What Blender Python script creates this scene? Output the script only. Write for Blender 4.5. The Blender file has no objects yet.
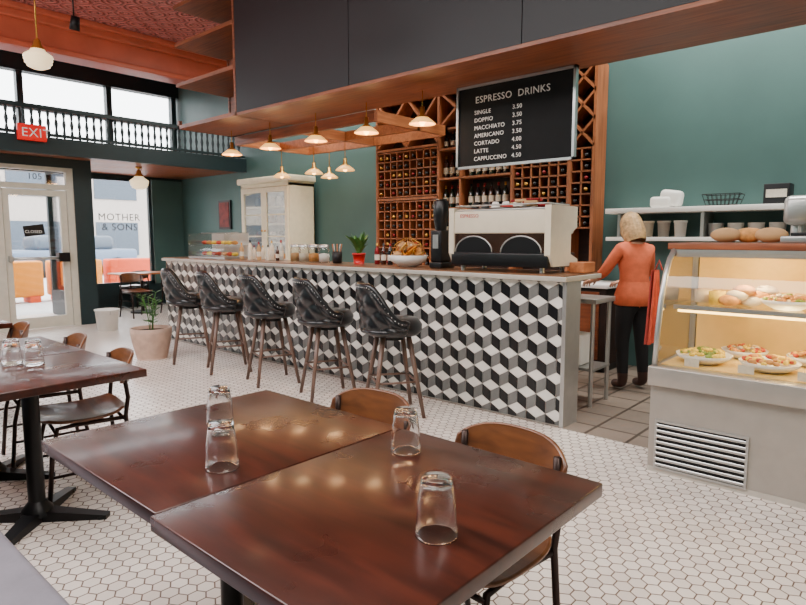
import bpy, bmesh, math, random
from mathutils import Vector, Matrix, Euler
random.seed(7)
D=bpy.data; SC=bpy.context.scene
def S(r,g,b):
    f=lambda c:(c/255/12.92) if c/255<=.04045 else ((c/255+.055)/1.055)**2.4
    return (f(r),f(g),f(b),1)
T=Matrix.Translation
def RX(a): return Matrix.Rotation(math.radians(a),4,'X')
def RY(a): return Matrix.Rotation(math.radians(a),4,'Y')
def RZ(a): return Matrix.Rotation(math.radians(a),4,'Z')
# ---------------- materials
def base(name):
    m=D.materials.new(name); m.use_nodes=True
    return m,m.node_tree,m.node_tree.nodes['Principled BSDF']
def mat(name,c,rough=.5,metal=0,var=.12,ns=12,bump=0,bs=60,coat=0,emit=0,trans=0,ior=1.45,spec=.5,sheen=0):
    m,t,p=base(name); N=t.nodes; L=t.links
    tc=N.new('ShaderNodeTexCoord')
    if var>0:
        n=N.new('ShaderNodeTexNoise'); n.inputs['Scale'].default_value=ns; n.inputs['Detail'].default_value=4
        L.new(tc.outputs['Object'],n.inputs['Vector'])
        r=N.new('ShaderNodeValToRGB')
        r.color_ramp.elements[0].position=.3; r.color_ramp.elements[1].position=.7
        r.color_ramp.elements[0].color=tuple(max(0,x*(1-var)) for x in c[:3])+(1,)
        r.color_ramp.elements[1].color=tuple(min(1,x*(1+var)) for x in c[:3])+(1,)
        L.new(n.outputs['Fac'],r.inputs['Fac']); L.new(r.outputs['Color'],p.inputs['Base Color'])
        if emit: L.new(r.outputs['Color'],p.inputs['Emission Color'])
    else:
        p.inputs['Base Color'].default_value=c
        if emit: p.inputs['Emission Color'].default_value=c
    p.inputs['Roughness'].default_value=rough; p.inputs['Metallic'].default_value=metal
    p.inputs['Emission Strength'].default_value=emit; p.inputs['Coat Weight'].default_value=coat
    p.inputs['Coat Roughness'].default_value=.08
    p.inputs['Transmission Weight'].default_value=trans; p.inputs['IOR'].default_value=ior
    p.inputs['Specular IOR Level'].default_value=spec
    if bump:
        n2=N.new('ShaderNodeTexNoise'); n2.inputs['Scale'].default_value=bs
        b=N.new('ShaderNodeBump'); b.inputs['Strength'].default_value=bump; b.inputs['Distance'].default_value=.01
        L.new(tc.outputs['Object'],n2.inputs['Vector']); L.new(n2.outputs['Fac'],b.inputs['Height']); L.new(b.outputs['Normal'],p.inputs['Normal'])
    return m
def wood(name,c1,c2,rough=.4,sc=(1,12,12),coat=0,bump=.08,blotch=.55):
    m,t,p=base(name); N=t.nodes; L=t.links
    tc=N.new('ShaderNodeTexCoord'); mp=N.new('ShaderNodeMapping'); mp.inputs['Scale'].default_value=sc
    n=N.new('ShaderNodeTexNoise'); n.inputs['Scale'].default_value=2.2; n.inputs['Detail'].default_value=8; n.inputs['Distortion'].default_value=.6
    L.new(tc.outputs['Object'],mp.inputs['Vector']); L.new(mp.outputs['Vector'],n.inputs['Vector'])
    r=N.new('ShaderNodeValToRGB'); e=r.color_ramp.elements
    e[0].position=.28; e[0].color=c1; e[1].position=.72; e[1].color=c2
    L.new(n.outputs['Fac'],r.inputs['Fac'])
    n2=N.new('ShaderNodeTexNoise'); n2.inputs['Scale'].default_value=3; n2.inputs['Detail'].default_value=3
    L.new(tc.outputs['Object'],n2.inputs['Vector'])
    mx=N.new('ShaderNodeMixRGB'); mx.blend_type='MULTIPLY'; mx.inputs['Fac'].default_value=blotch
    r2=N.new('ShaderNodeValToRGB'); r2.color_ramp.elements[0].position=.3; r2.color_ramp.elements[0].color=(.45,.42,.4,1); r2.color_ramp.elements[1].position=.65
    L.new(n2.outputs['Fac'],r2.inputs['Fac']); L.new(r.outputs['Color'],mx.inputs['Color1']); L.new(r2.outputs['Color'],mx.inputs['Color2'])
    L.new(mx.outputs['Color'],p.inputs['Base Color'])
    mr=N.new('ShaderNodeMapRange'); mr.inputs['To Min'].default_value=rough*.75; mr.inputs['To Max'].default_value=rough*1.35
    L.new(n2.outputs['Fac'],mr.inputs['Value']); L.new(mr.outputs['Result'],p.inputs['Roughness'])
    p.inputs['Coat Weight'].default_value=coat; p.inputs['Coat Roughness'].default_value=.12
    b=N.new('ShaderNodeBump'); b.inputs['Strength'].default_value=bump; b.inputs['Distance'].default_value=.004
    L.new(n.outputs['Fac'],b.inputs['Height']); L.new(b.outputs['Normal'],p.inputs['Normal'])
    return m
def pane(name,tint=(1,1,1,1),refl=.10):
    m=D.materials.new(name); m.use_nodes=True; t=m.node_tree; N=t.nodes; L=t.links
    N.remove(N['Principled BSDF']); o=N['Material Output']
    a=N.new('ShaderNodeBsdfTransparent'); a.inputs['Color'].default_value=tint
    g=N.new('ShaderNodeBsdfGlossy'); g.inputs['Roughness'].default_value=.03
    f=N.new('ShaderNodeLayerWeight'); f.inputs['Blend'].default_value=.25
    ml=N.new('ShaderNodeMath'); ml.operation='MULTIPLY_ADD'; ml.inputs[1].default_value=.5; ml.inputs[2].default_value=refl*.4
    L.new(f.outputs['Fresnel'],ml.inputs[0])
    x=N.new('ShaderNodeMixShader'); L.new(ml.outputs[0],x.inputs[0]); L.new(a.outputs[0],x.inputs[1]); L.new(g.outputs[0],x.inputs[2])
    L.new(x.outputs[0],o.inputs['Surface']); return m
def vm(N,L,op,a,b=None):
    n=N.new('ShaderNodeVectorMath'); n.operation=op
    for i,v in enumerate((a,b)):
        if v is None: continue
        if isinstance(v,(tuple,list)): n.inputs[i].default_value=v
        else: L.new(v,n.inputs[i])
    return n.outputs['Value'] if op=='DOT_PRODUCT' else n.outputs['Vector']
def mm(N,L,op,a,b=0.0,c=0.0):
    n=N.new('ShaderNodeMath'); n.operation=op
    for i,v in enumerate((a,b,c)):
        if isinstance(v,(int,float)): n.inputs[i].default_value=v
        else: L.new(v,n.inputs[i])
    return n.outputs[0]
def hexmat(name,s,tile,tile2,grout,gw=.045):
    m,t,p=base(name); N=t.nodes; L=t.links
    g=N.new('ShaderNodeNewGeometry')
    q=vm(N,L,'ADD',vm(N,L,'MULTIPLY',g.outputs['Position'],(1/s,1/s,0)),(1000,1732.05,0))
    r=(1,1.7320508,1); h=(.5,.8660254,0)
    a=vm(N,L,'SUBTRACT',vm(N,L,'MODULO',q,r),h)
    b=vm(N,L,'SUBTRACT',vm(N,L,'MODULO',vm(N,L,'SUBTRACT',q,h),r),h)
    k=mm(N,L,'LESS_THAN',vm(N,L,'DOT_PRODUCT',a,a),vm(N,L,'DOT_PRODUCT',b,b))
    mx=N.new('ShaderNodeMix'); mx.data_type='VECTOR'
    L.new(k,mx.inputs['Factor']); L.new(b,mx.inputs[4]); L.new(a,mx.inputs[5])
    gv=mx.outputs[1]; ab=vm(N,L,'ABSOLUTE',gv)
    sx=N.new('ShaderNodeSeparateXYZ'); L.new(ab,sx.inputs[0])
    d=mm(N,L,'MAXIMUM',sx.outputs[0],vm(N,L,'DOT_PRODUCT',ab,(.5,.8660254,0)))
    ed=N.new('ShaderNodeMapRange'); L.new(d,ed.inputs['Value'])
    ed.inputs['From Min'].default_value=.5-gw*1.3; ed.inputs['From Max'].default_value=.5-gw*.6
    idv=vm(N,L,'SUBTRACT',q,gv)
    wn=N.new('ShaderNodeTexWhiteNoise'); L.new(vm(N,L,'FLOOR',vm(N,L,'ADD',vm(N,L,'MULTIPLY',idv,(2,2,0)),(.5,.5,.5))),wn.inputs['Vector'])
    c1=N.new('ShaderNodeMixRGB'); c1.inputs['Color1'].default_value=tile; c1.inputs['Color2'].default_value=tile2; L.new(wn.outputs['Value'],c1.inputs['Fac'])
    c2=N.new('ShaderNodeMixRGB'); L.new(c1.outputs[0],c2.inputs['Color1']); c2.inputs['Color2'].default_value=grout; L.new(ed.outputs[0],c2.inputs['Fac'])
    L.new(c2.outputs[0],p.inputs['Base Color'])
    rr=mm(N,L,'MULTIPLY_ADD',ed.outputs[0],.5,.28); L.new(rr,p.inputs['Roughness'])
    bp=N.new('ShaderNodeBump'); bp.invert=True; bp.inputs['Strength'].default_value=.35; bp.inputs['Distance'].default_value=.003
    L.new(ed.outputs[0],bp.inputs['Height']); L.new(bp.outputs[0],p.inputs['Normal'])
    return m
def tinmat(name,c,s=.3):
    m,t,p=base(name); N=t.nodes; L=t.links
    g=N.new('ShaderNodeNewGeometry')
    q=vm(N,L,'ADD',vm(N,L,'MULTIPLY',g.outputs['Position'],(1/s,1/s,0)),(100,100,0))
    a=vm(N,L,'SUBTRACT',vm(N,L,'MODULO',q,(1,1,1)),(.5,.5,0))
    le=N.new('ShaderNodeVectorMath'); le.operation='LENGTH'; L.new(a,le.inputs[0])
    w=mm(N,L,'SINE',mm(N,L,'MULTIPLY',le.outputs['Value'],26))
    ab=vm(N,L,'ABSOLUTE',a); sx=N.new('ShaderNodeSeparateXYZ'); L.new(ab,sx.inputs[0])
    e=mm(N,L,'MULTIPLY',mm(N,L,'GREATER_THAN',mm(N,L,'MAXIMUM',sx.outputs[0],sx.outputs[1]),.45),1.5)
    hgt=mm(N,L,'ADD',w,e)
    bp=N.new('ShaderNodeBump'); bp.inputs['Strength'].default_value=.9; bp.inputs['Distance'].default_value=.02
    L.new(hgt,bp.inputs['Height']); L.new(bp.outputs[0],p.inputs['Normal'])
    mx=N.new('ShaderNodeMixRGB'); mx.inputs['Color1'].default_value=tuple(x*.6 for x in c[:3])+(1,); mx.inputs['Color2'].default_value=c
    L.new(mm(N,L,'MULTIPLY_ADD',w,.5,.5),mx.inputs['Fac']); L.new(mx.outputs[0],p.inputs['Base Color'])
    p.inputs['Roughness'].default_value=.32; p.inputs['Metallic'].default_value=.25
    return m
def brickmat(name,c1,c2,grout,w,h,ms,rough=.4):
    m,t,p=base(name); N=t.nodes; L=t.links
    g=N.new('ShaderNodeNewGeometry'); b=N.new('ShaderNodeTexBrick'); b.offset=0
    L.new(g.outputs['Position'],b.inputs['Vector'])
    b.inputs['Color1'].default_value=c1; b.inputs['Color2'].default_value=c2; b.inputs['Mortar'].default_value=grout
    b.inputs['Scale'].default_value=1; b.inputs['Mortar Size'].default_value=ms; b.inputs['Brick Width'].default_value=w; b.inputs['Row Height'].default_value=h
    L.new(b.outputs['Color'],p.inputs['Base Color']); p.inputs['Roughness'].default_value=rough; return m

TEAL=mat('teal_paint',S(74,104,101),.5,var=.06,ns=2,bump=.05)
TEALD=mat('dark_teal_trim',S(26,44,48),.45,var=.05)
BLACKP=mat('black_panel',S(22,24,28),.5,var=.15,ns=1.5,bump=.04)
BLACKM=mat('black_metal',S(18,18,20),.4,.3,var=.1)
BLK=mat('black_plastic',S(14,14,16),.35,var=.1)
LEATHER=mat('black_leather',S(17,18,22),.3,var=.1,bump=.08,bs=140,coat=.3)
CORAL=mat('red_beam_paint',S(196,98,72),.4,var=.1,ns=3)
TIN=tinmat('pressed_tin',S(222,140,134))
HEX=hexmat('hex_tile',.068,S(238,229,220),S(218,208,199),S(100,78,64))
SQT=brickmat('square_tile',S(140,126,114),S(122,110,100),S(76,66,58),.3,.3,.012)
WOODR=wood('red_wood',S(112,58,36),S(164,94,58),.4,(1,14,14))
WOODK=wood('rack_wood',S(132,76,46),S(182,112,70),.4,(14,14,1))
WOODO=wood('orange_wood',S(160,92,50),S(205,130,82),.4,(12,1,12))
WOODT=wood('table_wood',S(40,16,10),S(76,33,21),.27,(1.5,9,9),coat=.25,bump=.03,blotch=.4)
WOODC=wood('chair_wood',S(84,48,28),S(134,82,46),.32,(1,9,9),coat=.25)
WOODL=wood('stool_leg_wood',S(84,62,52),S(128,100,86),.4,(10,10,1))
WOODB=wood('bar_wood',S(112,76,52),S(150,106,74),.3,(1,10,10),coat=.3)
STEEL=mat('stainless',S(188,188,186),.3,.75,var=.05)
STEELL=mat('brushed_panel',S(170,164,156),.35,.45,var=.04)
GREYT=mat('grey_trim',S(190,184,174),.4,.2,var=.05)
BRONZE=mat('bronze_tube',S(48,34,30),.35,.6,var=.1)
BRASS=mat('brass',S(200,150,70),.3,.85,var=.05)
CREAM=mat('cream_enamel',S(222,210,188),.35,var=.04)
WHITE=mat('white_paint',S(238,236,231),.4,var=.03)
IVORY=mat('ivory_cabinet',S(240,232,204),.45,var=.05)
DOORF=mat('door_frame_paint',S(196,192,178),.4,var=.05)
GL=pane('window_glass'); GLC=pane('case_glass',(.97,.98,.97,1),.14)
GLASS=mat('tumbler_glass',(1,1,1,1),0.02,var=0,trans=1,ior=1.45)
OPAL=mat('opal_glass',S(255,228,180),.3,var=.02,emit=1.2)
AMBER=mat('amber_shade_glass',S(255,190,105),.3,var=.02,emit=1.3)
BULB=mat('warm_bulb',S(255,180,90),.3,var=.02,emit=12)
TUBE=mat('case_lamp',S(255,205,110),.3,var=.01,emit=9)
CASEIN=mat('case_liner',S(240,208,134),.5,var=.04)
GREEN=mat('leaf_green',S(72,120,52),.5,var=.35,ns=8)
SOIL=mat('soil',S(50,38,28),.9,var=.3,ns=40)
CLAY=mat('clay_pot',S(190,160,142),.7,var=.15,ns=10)
RED=mat('red_glaze',S(190,24,22),.3,var=.1)
YEL=mat('yellow_plastic',S(216,128,0),.6,var=.08)
ORG=mat('orange_plastic',S(205,66,6),.6,var=.08)
LILAC=mat('grey_vinyl',S(120,118,128),.45,var=.08,bump=.06)
PAPER=mat('kraft_paper',S(190,150,104),.7,var=.1)
BOT1=mat('green_bottle_glass',S(24,36,22),.1,var=.1,coat=.5)
BOT2=mat('amber_bottle_glass',S(60,26,12),.1,var=.1,coat=.5)
BOT3=mat('dark_bottle_glass',S(16,14,18),.12,var=.1,coat=.5)
LABEL=mat('bottle_label',S(220,212,196),.6,var=.1,ns=60)
FOILR=mat('red_foil',S(130,24,28),.3,.5,var=.1)
DARKW=wood('dark_back_panel',S(34,18,13),S(56,30,20),.6,(1,8,8))
STUCCO=mat('street_stucco',S(176,166,158),.8,var=.05)
ASPH=mat('pavement',S(190,188,186),.9,var=.1,ns=3)
MUTED=mat('picture_print',S(120,40,36),.6,var=.6,ns=9)
FOODY=mat('yellow_food',S(242,198,70),.6,var=.3,ns=40)
FOODG=mat('green_food',S(130,150,60),.6,var=.4,ns=40)
FOODB=mat('baked_food',S(206,146,78),.6,var=.3,ns=30)
FOODR=mat('red_food',S(190,70,40),.6,var=.3,ns=30)
# ---------------- mesh builder
class B:
    def __init__(s,name): s.name=name; s.bm=bmesh.new(); s.mats=[]
    def m(s,x):
        if x not in s.mats: s.mats.append(x)
        return s.mats.index(x)
    def raw(s,vs,fs,mt,smooth=False,M=None):
        i=s.m(mt); bv=[s.bm.verts.new((M@Vector(v)) if M is not None else Vector(v)) for v in vs]
        for f in fs:
            try:
                fc=s.bm.faces.new([bv[k] for k in f]); fc.material_index=i; fc.smooth=smooth
            except ValueError: pass
        return s
    def box(s,x0,x1,y0,y1,z0,z1,mt,bev=0,M=None):
        if bev<=0:
            vs=[(x,y,z) for x in(x0,x1) for y in(y0,y1) for z in(z0,z1)]
            return s.raw(vs,[(0,1,3,2),(4,6,7,5),(0,4,5,1),(2,3,7,6),(0,2,6,4),(1,5,7,3)],mt,False,M)
        t=bmesh.new(); bmesh.ops.create_cube(t,size=1)
        for v in t.verts: v.co=Vector(((x0+x1)/2+v.co.x*(x1-x0),(y0+y1)/2+v.co.y*(y1-y0),(z0+z1)/2+v.co.z*(z1-z0)))
        bmesh.ops.bevel(t,geom=t.edges[:],offset=bev,segments=3,profile=.5,affect='EDGES')
        return s.tmp(t,mt,True,M)
    def tmp(s,t,mt,smooth=True,M=None):
        t.verts.index_update()
        vs=[v.co.copy() for v in t.verts]; fs=[[v.index for v in f.verts] for f in t.faces]; t.free()
        return s.raw(vs,fs,mt,smooth,M)
    def lathe(s,pr,mt,seg=20,M=None,smooth=True,sx=1,sy=1):
        vs=[];rings=[]
        for r,z in pr:
            if r<1e-5: rings.append([len(vs)]); vs.append((0,0,z))
            else:
                rings.append(list(range(len(vs),len(vs)+seg)))
                vs+=[(r*sx*math.cos(2*math.pi*k/seg),r*sy*math.sin(2*math.pi*k/seg),z) for k in range(seg)]
        fs=[]
        for a,b in zip(rings,rings[1:]):
            for k in range(seg):
                k2=(k+1)%seg
                if len(a)==1 and len(b)==1: continue
                if len(a)==1: fs.append((a[0],b[k],b[k2]))
                elif len(b)==1: fs.append((a[k],b[0],a[k2]))
                else: fs.append((a[k],a[k2],b[k2],b[k]))
        return s.raw(vs,fs,mt,smooth,M)
    def cyl(s,x,y,z0,z1,r,mt,seg=16,r2=None):
        r2=r if r2 is None else r2
        s.lathe([(0,z0),(r,z0)],mt,seg,T((x,y,0)),False); s.lathe([(r,z0),(r2,z1)],mt,seg,T((x,y,0)),True)
        return s.lathe([(r2,z1),(0,z1)],mt,seg,T((x,y,0)),False)
    def ball(s,c,r,mt,n=8,seg=12,sc=(1,1,1),M=None):
        pr=[(r*math.sin(math.pi*i/n),-r*math.cos(math.pi*i/n)) for i in range(n+1)]
        pr[0]=(0,-r); pr[-1]=(0,r)
        X=T(c)@Matrix.Diagonal((*sc,1)); X=M@X if M is not None else X
        return s.lathe(pr,mt,seg,X)
    def tube(s,pts,r,mt,seg=8,M=None,closed=False,flat=1.0):
        P=[Vector(p) for p in pts]; n=len(P); rs=r if isinstance(r,(list,tuple)) else [r]*n
        vs=[]; up=None
        for i,p in enumerate(P):
            if closed: tg=P[(i+1)%n]-P[i-1]
            else: tg=P[min(i+1,n-1)]-P[max(i-1,0)]
            tg.normalize()
            if up is None:
                up=Vector((0,0,1)) if abs(tg.z)<.9 else Vector((1,0,0))
            u=(up-tg*up.dot(tg)).normalized(); w=tg.cross(u); up=u
            for k in range(seg):
                a=2*math.pi*k/seg; vs.append(p+u*(math.cos(a)*rs[i]*flat)+w*(math.sin(a)*rs[i]))
        fs=[]
        for i in range(n if closed else n-1):
            j=(i+1)%n
            for k in range(seg):
                k2=(k+1)%seg; fs.append((i*seg+k,i*seg+k2,j*seg+k2,j*seg+k))
        if not closed:
            fs.append(tuple(range(seg))[::-1]); fs.append(tuple(range((n-1)*seg,n*seg)))
        return s.raw(vs,fs,mt,True,M)
    def grid(s,fn,nu,nv,mt,smooth=True,M=None,wrap=False):
        vs=[fn(i/nu,j/nv) for j in range(nv+1) for i in range(nu+1)]
        fs=[(j*(nu+1)+i,j*(nu+1)+i+1,(j+1)*(nu+1)+i+1,(j+1)*(nu+1)+i) for j in range(nv) for i in range(nu)]
        return s.raw(vs,fs,mt,smooth,M)
    def done(s,loc=(0,0,0),rz=0,parent=None,recalc=True,weld=False):
        if weld: bmesh.ops.remove_doubles(s.bm,verts=s.bm.verts[:],dist=1e-4)
        if recalc: bmesh.ops.recalc_face_normals(s.bm,faces=s.bm.faces[:])
        me=D.meshes.new(s.name)
        if tuple(loc)==(0,0,0) and parent is None:
            xs=[v.co for v in s.bm.verts]
            c=Vector(((min(v.x for v in xs)+max(v.x for v in xs))/2,(min(v.y for v in xs)+max(v.y for v in xs))/2,min(v.z for v in xs)))
            for v in s.bm.verts: v.co-=c
            loc=c
        s.bm.to_mesh(me); s.bm.free()
        for x in s.mats: me.materials.append(x)
        o=D.objects.new(s.name,me); SC.collection.objects.link(o); o.location=loc; o.rotation_euler=(0,0,math.radians(rz))
        if parent is not None: o.parent=parent
        return o
def dup(o,loc,rz=0,name=None):
    n=D.objects.new(name or o.name.split('.')[0],o.data); SC.collection.objects.link(n); n.location=loc; n.rotation_euler=(0,0,math.radians(rz)); return n
def text(body,size,loc,rot,mt,parent,name,align='LEFT',ext=.001):
    cu=D.curves.new(name,'FONT'); cu.body=body; cu.size=size; cu.extrude=ext; cu.align_x=align; cu.resolution_u=3; cu.space_character=1.08
    o=D.objects.new(name,cu); SC.collection.objects.link(o)
    bpy.context.view_layer.update()
    me=D.meshes.new_from_object(o); D.objects.remove(o)
    me.materials.clear(); me.materials.append(mt)
    n=D.objects.new(name,me); SC.collection.objects.link(n)
    n.rotation_euler=[math.radians(a) for a in rot]; n.parent=parent
    n.location=Vector(loc)-(parent.location if parent else Vector((0,0,0)))
    return n
def BX(name,x0,x1,y0,y1,z0,z1,mt,bev=0): return B(name).box(x0,x1,y0,y1,z0,z1,mt,bev).done()

# ---------------- room shell
CZ=4.55
BX('floor',-12.2,2.8,-2.5,3.98,-.1,0,HEX)
BX('floor_bay',-12.2,-7.9,3.98,6.5,-.1,0,HEX)
BX('floor_service',-7.9,2.8,3.98,6.5,-.1,0,SQT)
BX('ceiling',-12.2,2.8,-2.5,6.65,CZ,CZ+.1,TIN)
BX('wall_back',-12.2,2.8,6.5,6.65,-.1,CZ,TEAL)
BX('wall_right',2.8,2.95,-2.65,6.65,-.1,CZ,TEAL)
BX('wall_front',-12.2,2.8,-2.65,-2.5,-.1,CZ,TEAL)
b=B('wall_facade')
for y0,y1 in((-2.5,1.0),(3.95,6.5)): b.box(-12.2,-12,y0,y1,0,.45,TEALD)
b.box(-12.2,-12,-2.5,6.5,2.55,3.1,TEALD); b.box(-12.2,-12,-2.5,6.5,4.25,CZ,TEALD)
b.box(-12.2,-12,5.85,6.5,.45,2.55,TEAL); b.box(-12.2,-12,-2.5,-2.2,.45,2.55,TEAL)
for y in(-2.4,-.9,.6,2.1,3.6,5.1,6.4): b.box(-12.15,-12.02,y-.05,y+.05,3.1,4.25,TEALD)
b.box(-12.15,-12.02,-2.5,6.5,3.62,3.68,TEALD)
b.done()
b=B('wall_vestibule')
b.box(-10.28,-10.16,3.7,3.97,0,2.6,TEALD); b.box(-10.28,-10.16,.95,1.2,0,2.6,TEALD)
b.box(-10.28,-10.16,1.2,3.7,2.46,2.6,TEALD)
for y in(3.93,1.0):
    b.box(-12,-10.28,y-.03,y+.03,0,.45,TEALD); b.box(-12,-10.28,y-.03,y+.03,2.5,2.6,TEALD); b.box(-12,-11.92,y-.04,y+.04,.45,2.5,TEALD)
b.done()
def window(name,y0,y1,z0,z1,x=-12.05,mull=()):
    b=B(name); b.box(x-.03,x+.05,y0,y0+.06,z0,z1,TEALD); b.box(x-.03,x+.05,y1-.06,y1,z0,z1,TEALD)
    b.box(x-.03,x+.05,y0,y1,z0,z0+.06,TEALD); b.box(x-.03,x+.05,y0,y1,z1-.06,z1,TEALD)
    for y in mull: b.box(x-.03,x+.05,y-.03,y+.03,z0,z1,TEALD)
    b.box(x,x+.008,y0+.05,y1-.05,z0+.05,z1-.05,GL); return b.done()
w1=window('window_1',4.0,5.83,.45,2.55)
window('window_2',-2.2,.95,.45,2.55,mull=(-.6,))
b=B('window_3')
for y0,y1 in((-2.35,-.95),(-.85,.55),(.65,2.05),(2.15,3.55),(3.65,5.05),(5.15,6.35)): b.box(-12.09,-12.08,y0,y1,3.1,4.25,GL)
b.done()
b=B('window_4'); b.box(-11.92,-10.3,3.925,3.935,.45,2.5,GL); b.done()
text('MOTHER\n & SONS',.19,(-11.96,4.75,1.72),(90,0,90),mat('lettering_vinyl',S(120,124,128),.5,var=.02),w1,'lettering')
b=B('door_1')
for y0,y1 in((2.62,2.72),(3.6,3.7)): b.box(-10.26,-10.18,y0,y1,0,2.46,DOORF)
b.box(-10.26,-10.18,2.72,3.6,2.12,2.2,DOORF); b.box(-10.26,-10.18,2.72,3.6,2.4,2.46,DOORF)
b.box(-10.25,-10.2,2.73,2.81,.01,2.11,DOORF); b.box(-10.25,-10.2,3.5,3.59,.01,2.11,DOORF)
b.box(-10.25,-10.2,2.81,3.5,.01,.18,DOORF); b.box(-10.25,-10.2,2.81,3.5,2.02,2.11,DOORF)
b.box(-10.228,-10.22,2.8,3.51,.18,2.02,GL); b.box(-10.228,-10.22,2.72,3.6,2.2,2.4,GL)
b.tube([(-10.12,2.8,1.08),(-10.12,3.5,1.08)],.022,STEEL); b.box(-10.2,-10.08,3.4,3.56,1.02,1.16,BLACKM); b.box(-10.2,-10.1,2.75,2.8,1.04,1.12,STEEL)
b.box(-10.215,-10.205,2.98,3.26,1.42,1.58,BLK,M=T((-10.21,3.12,1.5))@RX(8)@T((10.21,-3.12,-1.5)))
d1=b.done()
text('CLOSED',.06,(-10.195,2.99,1.46),(90,0,90),WHITE,d1,'sign_text')
text('105',.13,(-10.17,3.06,2.26),(90,0,90),BLK,d1,'street_number')
b=B('door_2')
for y0,y1 in((1.2,1.3),(2.5,2.62)): b.box(-10.26,-10.18,y0,y1,0,2.46,DOORF)
b.box(-10.26,-10.18,1.3,2.5,2.12,2.2,DOORF); b.box(-10.26,-10.18,1.3,2.5,.0,.2,DOORF); b.box(-10.26,-10.18,1.3,2.5,2.4,2.46,DOORF)
b.box(-10.228,-10.22,1.3,2.5,.2,2.4,GL); b.done()
b=B('mezzanine_floor'); b.box(-12,-9.72,-2.5,6.5,2.66,2.8,CORAL); b.box(-12,-9.72,-2.5,6.5,2.6,2.66,WOODR); b.done()
BX('trim_mezzanine',-9.72,-9.62,-2.5,6.5,2.58,2.82,TEALD)
b=B('mezzanine_railing')
b.box(-9.72,-9.64,-2.5,6.49,3.2,3.26,TEALD); b.box(-9.71,-9.65,-2.5,6.49,2.84,2.88,TEALD)
y=-2.44
while y<6.48:
    b.lathe([(.014,2.82),(.024,2.9),(.014,2.95),(.028,3.03),(.014,3.1),(.024,3.16),(.014,3.21)],TEALD,8,T((-9.68,y,0))); y+=.105
b.done()
b=B('beam_ceiling'); b.box(-10.05,-9.72,-2.5,6.49,4.02,CZ,CORAL); b.box(-9.72,-9.6,-2.5,6.49,4.38,CZ,CORAL,.02); b.box(-9.72,-9.66,-2.5,6.49,4.02,4.1,CORAL,.012)
b.box(-9.6,-9.5,-2.5,6.49,4.47,CZ,CORAL,.015); b.done()
BX('baseboard_back',-12,-7.9,6.46,6.5,0,.16,TEALD)
b=B('exit_sign'); b.box(-9.61,-9.55,2.8,3.16,2.74,2.96,mat('exit_red',S(220,10,10),.4,var=.03,emit=.3),.008); ex=b.done()
text('EXIT',.17,(-9.548,2.84,2.79),(90,0,90),WHITE,ex,'letters')
# exterior
BX('street_ground',-40,-12.2,-25,40,-.2,-.02,ASPH)
b=B('street_building'); b.box(-34,-30,-20,34,-.02,5.2,STUCCO)
WG=mat('facing_window',S(70,80,92),.3,var=.1)
for i in range(14):
    for z in(.5,3.2): b.box(-30.05,-29.95,-17+i*3.6,-15+i*3.6,z,z+1.6,WG)
b.done()
b=B('parked_car'); CARM=mat('car_paint',S(96,110,130),.3,.3,var=.05)
b.box(-24.8,-23.1,6.3,10.6,.35,.95,CARM,.12); b.box(-24.65,-23.25,7.1,9.8,.9,1.45,WG,.18)
for y in(7.2,9.8): b.lathe([(0,-.1),(.33,-.1),(.33,.1),(0,.1)],BLK,18,T((-23.15,y,.31))@RY(90)); b.lathe([(0,-.1),(.33,-.1),(.33,.1),(0,.1)],BLK,18,T((-24.75,y,.31))@RY(90))
b.done()
b=B('patio_barrier')
for i in range(9):
    y=-1.5+i*1.25
    b.box(-15,-14.6,y,y+1.1,0.1,.88,YEL if i%3 else ORG,.05); b.box(-15.05,-14.55,y+.1,y+.3,-.02,.12,ORG); b.box(-15.05,-14.55,y+.8,y+1,-.02,.12,ORG)
b.done()
# ---------------- bulkhead
BZ=2.78
b=B('bulkhead')
xs=[-6.09,-4.23,-2.39,-.55,1.3,2.79]
for a,c in zip(xs,xs[1:]): b.box(a+.004,c-.004,4.0,4.03,BZ+.03,CZ,BLACKP)
b.box(-6.05,2.79,4.03,4.8,BZ+.03,CZ,BLACKP); b.box(-6.09,2.79,4.004,4.81,BZ,BZ+.03,WOODR)
b.done()
b=B('hanging_shelf')
for z in(BZ,3.3,3.79,4.25,CZ-.04): b.box(-7.43,-6.1,4.0,4.8,z,z+.045,WOODR)
for x in(-6.13,-7.43): b.box(x,x+.035,4.0 if x>-7 else 4.75,4.8,BZ,CZ-.01,WOODR)
b.box(-7.4,-6.1,4.76,4.8,BZ,CZ-.01,WOODR); b.box(-7.43,-7.39,4.0,4.04,BZ,BZ+.1,WOODR)
b.done()
b=B('pendant_lattice')
for x in(-7.4,-6.0,-4.75): b.box(x,x+.05,4.87,6.14,2.66,BZ,WOODO)
for y in(5.55,6.09): b.box(-7.4,-4.7,y,y+.05,2.66,BZ,WOODO)
b.box(-7.4,-4.7,4.82,4.87,2.66,BZ,WOODR)
b.done()
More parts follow.
